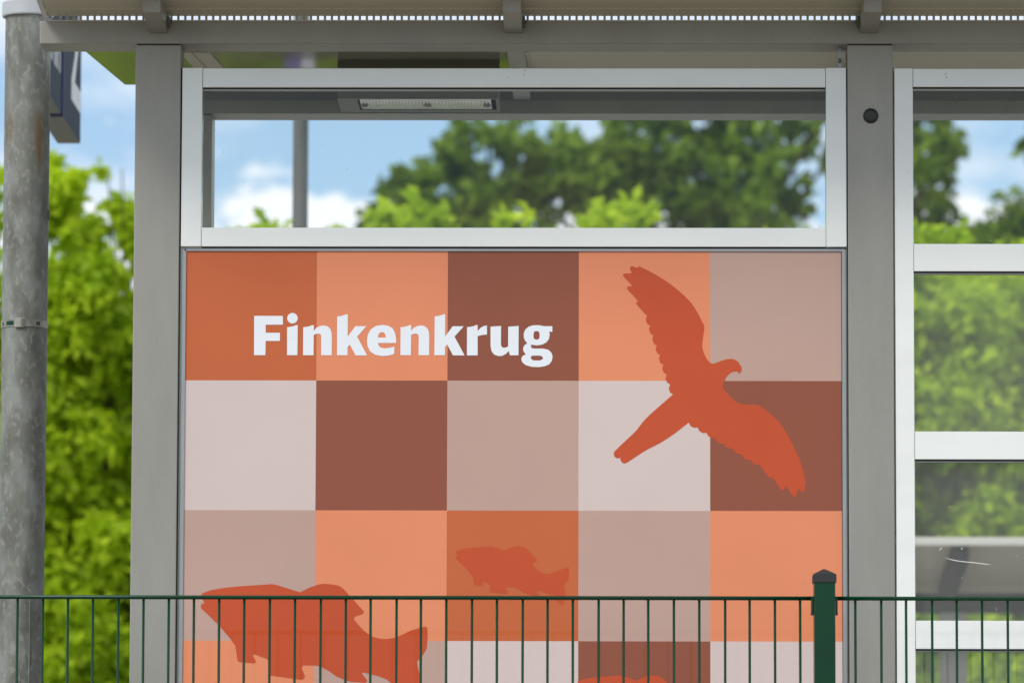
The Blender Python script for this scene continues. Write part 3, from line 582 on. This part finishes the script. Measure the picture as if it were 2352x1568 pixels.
for dg in (-128, -118): on_pole(dg, .011, zs - .0045, zs + .0045, rad + .0008, rad + .0015, M['green'], 'slot', strap)
for dg in (-52, -46, -150): on_pole(dg, .0035, zs - .004, zs + .004, rad + .0008, rad + .0017, M['seam'], 'slot', strap)
# raised weld seam running down the pole's right half
bm = bmesh.new(); aw = R(-62); add_box(bm, pxc + rad * .985 * math.cos(aw) - .0012, pxc + rad * .985 * math.cos(aw) + .0012, PYY + rad * .985 * math.sin(aw) - .0012, PYY + rad * .985 * math.sin(aw) + .001, PLAT, az(57, 1380, PYY)); fin('weld_seam', bm, M['galv'], sh)
bm = bmesh.new(); bmesh.ops.create_icosphere(bm, subdivisions=2, radius=.006, matrix=Matrix.Translation((pxc + rad + .000, PYY - .004, az(108, 494, PYY))) @ Matrix.Scale(2.0, 4, (0, 0, 1)) @ Matrix.Scale(.45, 4, (1, 0, 0))); fin('rivet', bm, M['lamp'], sh, smooth=True)

# ------------------------------------------------------------------ platform number sign, hung square to the track behind the pole
YE = 4.6; sxr, szb = at(184.5, 330, YE); sxl = ax(131.5, 330, YE); szt = szb + .62; YN = 3.3
_, chk = at(143.5, 263, 3.5)
sign = root('platform_sign', 'dark blue hanging platform sign with white numeral 2 behind the pole', 'sign', ((sxl + sxr) / 2, (YN + YE) / 2, szt))
# distance at which the navy trim ring runs round the box
ratio = (2247 - 330) / (2247 - 263); YT = (YE + DIST) * ratio - DIST
SL = YE - YT
body = box('sign_box', sxl, sxr, YN, YE, szb + .002, szt, M['sign_blue'], sign, bev=.002)
box('bottom_cover', sxl + .001, sxr - .0015, YN, YE - .001, szb, szb + .0018, M['sign_grey'], body)
box('trim_band', sxl - .003, sxr + .003, YT - .018, YT + .018, szb - .003, szt + .003, M['sign_trim'], sign)
for xx in ((sxl + sxr) / 2,):
    for yy in (YN + .12, YE - .2): box('hanger', xx - .01, xx + .01, yy - .01, yy + .01, szt, szt + .30, M['sign_grey'], sign)
face = lambda y, z: (sxr + .0009, y, z)
def numeral(y0, y1, z0, z1):
    pts = [(0, 0), (1, 0), (1, .17), (.36, .17), (.60, .38), (.86, .58), (.97, .76), (.90, .90), (.70, .985), (.45, 1.0), (.22, .96), (.05, .86), (.02, .80), (.16, .70), (.30, .80), (.46, .84), (.60, .81), (.66, .73), (.58, .60), (.30, .36), (0, .16)]
    flat('numeral', [[(y0 + a * (y1 - y0), z0 + b * (z1 - z0)) for a, b in pts]], face, M['sign_white'], sign)
numeral(YT + .46 * SL, YT + .97 * SL, szb + .085, szb + .46)
# BERLIN lettering: strokes as bars in the sign's plane
def stroke_text(txt, y0, z0, hgt, adv, m, name='letter'):
    G = {'B': [(0, 0, .18, 1), (0, .83, .62, 1), (0, .42, .62, .58), (0, 0, .66, .16), (.55, .52, .73, .92), (.58, .08, .76, .5)],
         'e': [(0, .06, .17, .64), (.05, .56, .6, .7), (.05, 0, .6, .13), (0, .3, .62, .42), (.48, .36, .64, .64)],
         'r': [(0, 0, .18, .7), (.15, .54, .46, .7)], 'l': [(0, 0, .18, 1)], 'i': [(0, 0, .18, .7), (0, .82, .18, 1)],
         'n': [(0, 0, .18, .7), (.12, .56, .56, .7), (.46, 0, .64, .62)]}
    y = y0
    for ch in txt:
        w = {'B': .86, 'e': .76, 'r': .54, 'l': .30, 'i': .30, 'n': .78}[ch]
        bm = bmesh.new()
        for a, b, c, d in G[ch]:
            vs = [bm.verts.new((sxr + .0009 + .0002 * G[ch].index((a, b, c, d)), y + p * adv, z0 + q * hgt)) for p, q in ((a, b), (c, b), (c, d), (a, d))]; bm.faces.new(vs)
        fin(name, bm, m, sign); y += w * adv
stroke_text('Berlin', YT - .54, szb + .105, .095, .135, M['sign_white'])
stroke_text('Berlin', YT - .54, szb + .26, .095, .135, M['sign_white'])

# ------------------------------------------------------------------ background: mast, opposite shelter
MY = 7.6
mx0, mx1 = ax(672.5, 400, MY), ax(707.5, 400, MY); mc = (mx0 + mx1) / 2; mr = (mx1 - mx0) / 2
mast = root('mast', 'slim weathered grey mast on the platform edge, seen through the top window', 'mast', (mc, MY, .5))
bm = bmesh.new(); lathe(bm, mc, MY, [(mr * 1.12, .5), (mr * 1.02, 3.2), (mr, 6.5)], 24); fin('shaft', bm, M['mast'], mast, smooth=True)
bm = bmesh.new(); lathe(bm, mc, MY, [(mr * 2.2, .5), (mr * 2.2, .54), (mr * 1.1, .56)], 24); fin('foot', bm, M['mast'], mast)
for a, b, mm in ((655, 690, 'plate_purple'), (692, 722, 'plate_pale')):  # plates out of direct view, added for the stripes they mirror in the ceiling
    box('mirrored_plate', ax(a, 800, MY), ax(b, 800, MY), MY - mr - .02, MY - mr - .004, 3.0, 4.15, M[mm], mast, bev=.002)

def far_shelter():
    Y0 = 9.4; t = lambda x, y, Y=Y0: at(x, y, Y)
    x0 = ax(1216, 1240, Y0); x1 = x0 + 6.2
    s = root('opposite_shelter', 'grey platform shelter on the opposite platform with pale roof edge, seen through the right panes', 'shelter', ((x0 + x1) / 2, Y0 + .8, PLAT))
    zt = az(2200, 1236, Y0); zu = az(2200, 1251, Y0); k = -.10; d = .95
    prism('roof_sheet', [(Y0, zu), (Y0 + d, zu + k * d), (Y0 + d, zu + k * d + .03), (Y0, zu + .03)], x0, x1, M['ceiling'], s)
    box('roof_edge', x0, x1, Y0 - .03, Y0, zu - .004, zt, M['edge_trim'], s, bev=.004)
    yb = Y0 + d - .12; zb_ = az(2200, 1337, yb)
    box('beam', x0 - .1, x1, yb, yb + .10, zb_ - .04, zb_, M['ceiling'], s, bev=.003)
    box('beam', x0 - .1, x1, yb + .004, yb + .10, zb_ - .115, zb_ - .041, M['seam'], s, bev=.003)
    xr = ax(2206, 1250, Y0); x = xr - 1.43 * 2
    while x < x1:
        if x > x0: prism('rafter', [(Y0 + .01, zu - .055), (yb - .002, zb_ - .06), (yb - .002, zb_ + .04), (Y0 + .01, zu - .001)], x - .032, x + .032, M['seam'], s)
        x += 1.43
    for i in range(5):
        xc = x0 + .15 + i * 1.43
        box('column', xc, xc + .1, yb, yb + .1, PLAT, zb_ - .116, M['steel'], s, bev=.004)
        if i < 4:
            for za, zb2 in ((1.9, 1.94), (2.9, 2.94)): box('transom', xc + .1, xc + 1.43, yb + .02, yb + .06, za, zb2, M['alu'], s)
            box('pane', xc + .1, xc + 1.43, yb + .035, yb + .041, 1.3, zb_ - .16, M['glass'], s)
    prism('roof_sheet', [(yb + .1, zb_ - .02), (yb + 1.3, zb_ + .1), (yb + 1.3, zb_ + .13), (yb + .1, zb_ + .01)], x0, x1, M['ceiling'], s)
far_shelter()

# ------------------------------------------------------------------ trees
rng = np.random.default_rng(11)
def leaves(blobs, n, size, droop=.35, clump=.17, squash=1.0):
    """blobs: (x, y, z, radius); leaf tufts sit in the outer part of every blob"""
    B = np.array(blobs, float); w = B[:, 3] ** 2; w /= w.sum()
    nt = max(8, n // 16); bi = rng.choice(len(B), nt, p=w)
    d = rng.normal(size=(nt, 3)); d /= np.linalg.norm(d, axis=1)[:, None]
    rr = B[bi, 3] * rng.uniform(.25, 1.0, nt) ** .55
    tc_ = B[bi, :3] + d * rr[:, None] * np.array([1, 1, squash])
    ti = rng.integers(0, nt, n)
    p = tc_[ti] + rng.normal(size=(n, 3)) * (B[bi[ti], 3] * clump)[:, None] * np.array([1, 1, .75])
    a = rng.normal(size=(n, 3)); a[:, 2] -= droop * 2; a /= np.linalg.norm(a, axis=1)[:, None]
    b = np.cross(a, rng.normal(size=(n, 3))); b /= np.linalg.norm(b, axis=1)[:, None]
    s = size * rng.uniform(.6, 1.35, n)[:, None]
    nrm = np.cross(a, b) * s * .16
    V = np.empty((n, 4, 3)); V[:, 0] = p; V[:, 1] = p + a * s * .5 + b * s * .30 + nrm; V[:, 2] = p + a * s; V[:, 3] = p + a * s * .5 - b * s * .30 + nrm
    return V.reshape(-1, 3)
def leaf_object(name, V, m, parent):
    n = len(V) // 4; me = bpy.data.meshes.new(name); off = np.array(wloc(parent))
    me.vertices.add(n * 4); me.vertices.foreach_set('co', (V - off).ravel().astype(np.float32))
    idx = np.arange(n * 4).reshape(n, 4); tri = np.stack([idx[:, [0, 1, 2]], idx[:, [0, 2, 3]]], 1).reshape(-1)
    me.loops.add(len(tri)); me.loops.foreach_set('vertex_index', tri.astype(np.int32))
    me.polygons.add(n * 2); me.polygons.foreach_set('loop_start', np.arange(0, n * 6, 3, dtype=np.int32)); me.polygons.foreach_set('loop_total', np.full(n * 2, 3, dtype=np.int32))
    me.update(calc_edges=True); me.materials.append(m)
    o = bpy.data.objects.new(name, me); COL.objects.link(o); o.parent = parent; return o
def limb(bm, p, q, r0, r1, seg=8):
    p, q = Vector(p), Vector(q); d = (q - p); u = d.orthogonal().normalized(); v = d.normalized().cross(u); rings = []
    for t, r in ((0, r0), (.5, (r0 + r1) / 2), (1, r1)):
        c = p + d * t + u * (d.length * .04 * math.sin(t * 3.1)); rings.append([bm.verts.new(c + u * r * math.cos(k * 2 * math.pi / seg) + v * r * math.sin(k * 2 * math.pi / seg)) for k in range(seg)])
    for a, b in zip(rings, rings[1:]):
        for k in range(seg): bm.faces.new((a[k], a[(k + 1) % seg], b[(k + 1) % seg], b[k]))
def tree(name, label, cat, base, blobs, n, size, m, group, tr=.09, **kw):
    r = root(name, label, cat, base, group)
    bx, by, bz = base; zs = sorted(b[2] for b in blobs); zt_ = zs[int(len(zs) * .7)]
    by += .55
    bm = bmesh.new(); limb(bm, (bx, by, bz), (bx + .1, by, (bz + zt_) / 2), tr, tr * .7); limb(bm, (bx + .1, by, (bz + zt_) / 2), (bx, by, zt_), tr * .7, tr * .25)
    fin('trunk', bm, M['bark'], r, smooth=True)
    for b in blobs:
        bm = bmesh.new(); zz = max(bz + .5, min(b[2] - .9, zt_ - .1)); limb(bm, (bx + .05, by, zz), (b[0], b[1] + .15, b[2]), tr * .22, tr * .06, 6); fin('branch', bm, M['bark'], r, smooth=True)
    leaf_object('crown', leaves(blobs, n, size, **kw), m, r)
    return r
def blob(px, py, pr, Y, dy=0): x, z = at(px, py, Y); return (x, Y + dy, z, pr * (Y + DIST) / FPX)

# dark maples far behind
FYD = 42
def far_tree(label, spec, n, bpx, m='deep', Y=FYD, size=.135, **kw):
    bl = [blob(a, b, c, Y, random.uniform(-1, 1) * .8) for a, b, c in spec]
    bx, _ = at(bpx, 1500, Y)
    kw.setdefault('clump', .125)
    tree('maple_tree', label, 'tree', (bx, Y, .5), bl, n, size, M[m], 'dark maples beyond the tracks', tr=.22, **kw)
random.seed(7)
lower = lambda c, ys, r: [(c + random.uniform(-r, r), y, 170) for y in ys for _ in range(2)]
far_tree('dark maple whose rounded crown starts the treeline beside the mast', [(850, 505, 42), (905, 470, 55), (960, 420, 55), (1030, 365, 55), (1085, 340, 60), (1120, 320, 42), (1190, 318, 42), (1185, 390, 60), (1225, 340, 24), (1090, 450, 105), (1180, 500, 110), (985, 520, 90)] + lower(1080, (700, 950), 160), 9500, 1090)
far_tree('tallest dark maple in the middle of the top window', [(1290, 400, 70), (1255, 470, 70), (1300, 345, 40), (1640, 470, 80), (1290, 420, 75), (1345, 360, 60), (1400, 330, 55), (1430, 270, 60), (1530, 250, 90), (1500, 360, 95), (1400, 450, 105), (1560, 450, 115), (1650, 280, 75), (1620, 180, 80)] + lower(1480, (700, 950), 170), 11500, 1480)
far_tree('dark maple at the right end of the top window with a gap of sky', [(1700, 330, 75), (1830, 420, 30), (1690, 510, 70), (1760, 290, 70), (1700, 440, 95), (1780, 410, 60), (1800, 480, 50), (1830, 300, 55), (1890, 290, 50), (1905, 355, 32), (1750, 520, 85), (1720, 200, 80)] + lower(1760, (700, 950), 130), 8200, 1730)
far_tree('dark maple at the left edge of the upper right pane', [(1990, 330, 90), (2070, 310, 70), (2150, 310, 60), (2190, 325, 34), (2130, 385, 62), (2175, 440, 40), (2100, 470, 80), (2020, 470, 90), (2160, 520, 60), (2110, 250, 60)] + lower(2070, (700, 950), 120), 7800, 2070)
far_tree('dark maple reaching into the right edge of the upper right pane', [(2345, 330, 38), (2390, 340, 60), (2450, 300, 90), (2480, 420, 100), (2405, 400, 50), (2560, 350, 120)] + lower(2480, (600, 850), 120), 5500, 2470)
far_tree('low dark bush-like maple at the foot of the upper right pane', [(2215, 560, 42), (2275, 535, 38), (2330, 535, 40), (2300, 600, 70), (2390, 560, 70), (2230, 640, 80)] + lower(2290, (760,), 90), 12000, 2290, Y=36)

# bright young box elders in a row just beyond the opposite platform
LY = 18
def near_tree(label, spec, n, bpx, Y=LY, m='lime', size=.085, group='bright green young trees behind the opposite platform', name='box_elder', **kw):
    bl = [blob(a, b, c, Y, random.uniform(-1, 1) * .35) for a, b, c in spec]
    bx, _ = at(bpx, 1800, Y)
    tree(name, label, 'tree', (bx, Y, .35), bl, n, size, M[m], group, tr=.06, **kw)
def column_spec(c, top, wdt, r=115, step=150, n=2): return [(c + random.uniform(-wdt, wdt), y + random.uniform(-30, 30), r * random.uniform(.8, 1.15)) for y in range(int(top) + r, 2350, step) for _ in range(n)]
near_tree('bright green box elder between the pole and the left column', [(128, 385, 30), (150, 430, 48), (248, 395, 15), (285, 398, 10), (255, 470, 30), (295, 470, 38), (215, 490, 36), (130, 500, 60), (180, 560, 60), (290, 560, 60), (230, 640, 60), (140, 640, 70)] + column_spec(200, 620, 140, 100, 80, 3), 42000, 200)
near_tree('bright green box elder hidden mostly behind the left pole', [(-40, 420, 60), (-60, 520, 80)] + column_spec(-60, 560, 90, 110, 130), 17000, -50)
near_tree('bright green young tree whose tip shows beside the mast', [(745, 490, 15), (780, 500, 13), (760, 522, 26)] + column_spec(600, 560, 160, 110, 130), 18000, 600)
near_tree('bright green young tree in front of the first dark maple', [(960, 460, 26), (945, 500, 36), (990, 508, 34), (880, 515, 22), (1000, 540, 60)] + column_spec(960, 590, 130, 110, 130), 18000, 960)
near_tree('bright green young tree with a narrow tip at mid window', [(1195, 483, 17), (1200, 512, 26), (1240, 522, 20), (1150, 530, 26)] + column_spec(1200, 560, 110, 105, 130), 17000, 1200)
near_tree('bright green young tree with twin tips in the top window', [(1360, 482, 24), (1350, 512, 34), (1450, 470, 26), (1455, 505, 34), (1410, 525, 30)] + column_spec(1420, 560, 110, 105, 130), 18000, 1420)
near_tree('bright green young tree with a low tip near the sky gap', [(1745, 508, 20), (1750, 530, 30)] + column_spec(1740, 570, 180, 115, 125), 15000, 1740)
near_tree('bright green young tree filling the left of the right panes', [(2150, 560, 36), (2185, 545, 22), (2110, 600, 60)] + column_spec(2110, 560, 130, 105, 100, 3), 30000, 2100, clump=.2)
near_tree('bright green young tree filling the right of the right panes', column_spec(2360, 590, 150, 110, 100, 3), 32000, 2360, clump=.2)
near_tree('bright green young tree beyond the right edge of the picture', column_spec(2700, 520, 170, 120, 130, 2), 12000, 2700)
# darker, duller bushes behind them close the gaps lower down
for i, c in enumerate((-150, 230, 620, 1010, 1400, 1790, 2180, 2570)):
    lab = ['leafmost', 'shady green hazel bush behind the tree left of the column', 'shady green hazel bush behind the tree by the mast', 'shady green hazel bush behind the second window tree',
           'shady green hazel bush behind the twin tipped tree', 'shady green hazel bush behind the low tipped tree', 'shady green hazel bush behind the right panes', 'shady green hazel bush beyond the right edge'][i]
    if i == 0: lab = 'shady green hazel bush behind the pole at the far left'
    near_tree(lab, [(c + random.uniform(-170, 170), y + random.uniform(-40, 40), 130) for y in range(830, 2350, 150) for _ in range(3)], 13000, c, Y=19.5, m='mid', size=.11, group='shady bushes behind the bright trees', name='hazel_bush')
bl = [(x, 62 + random.uniform(-3, 8), z + random.uniform(-.5, .5), random.uniform(1.3, 2.2)) for x in np.arange(-70, 75, 2.0) for z in (1.6, 3.6)]
w = leaf_object('distant_wood', leaves(bl, 90000, .34, clump=.2), M['mid'], None); tag(w, kind='stuff')
# further young trees along the line, out of the picture to either side
for i, c in enumerate((-1000, -1900, -3000, 3300, 4300)):
    near_tree(['bright green young tree, first beyond the left edge', 'bright green young tree, second beyond the left edge', 'bright green young tree, third beyond the left edge', 'bright green young tree, second beyond the right edge', 'bright green young tree, third beyond the right edge'][i], column_spec(c, 600, 190, 150, 170, 2), 7000, c, size=.11)
box('arm', -1.6, -1.56, PYY + .03, YE - .15, szt + .30, szt + .36, M['sign_grey'], sign)
box('arm_clamp', -1.6, pxc + .05, PYY - .06, PYY + .06, szt + .29, szt + .37, M['sign_grey'], sign)
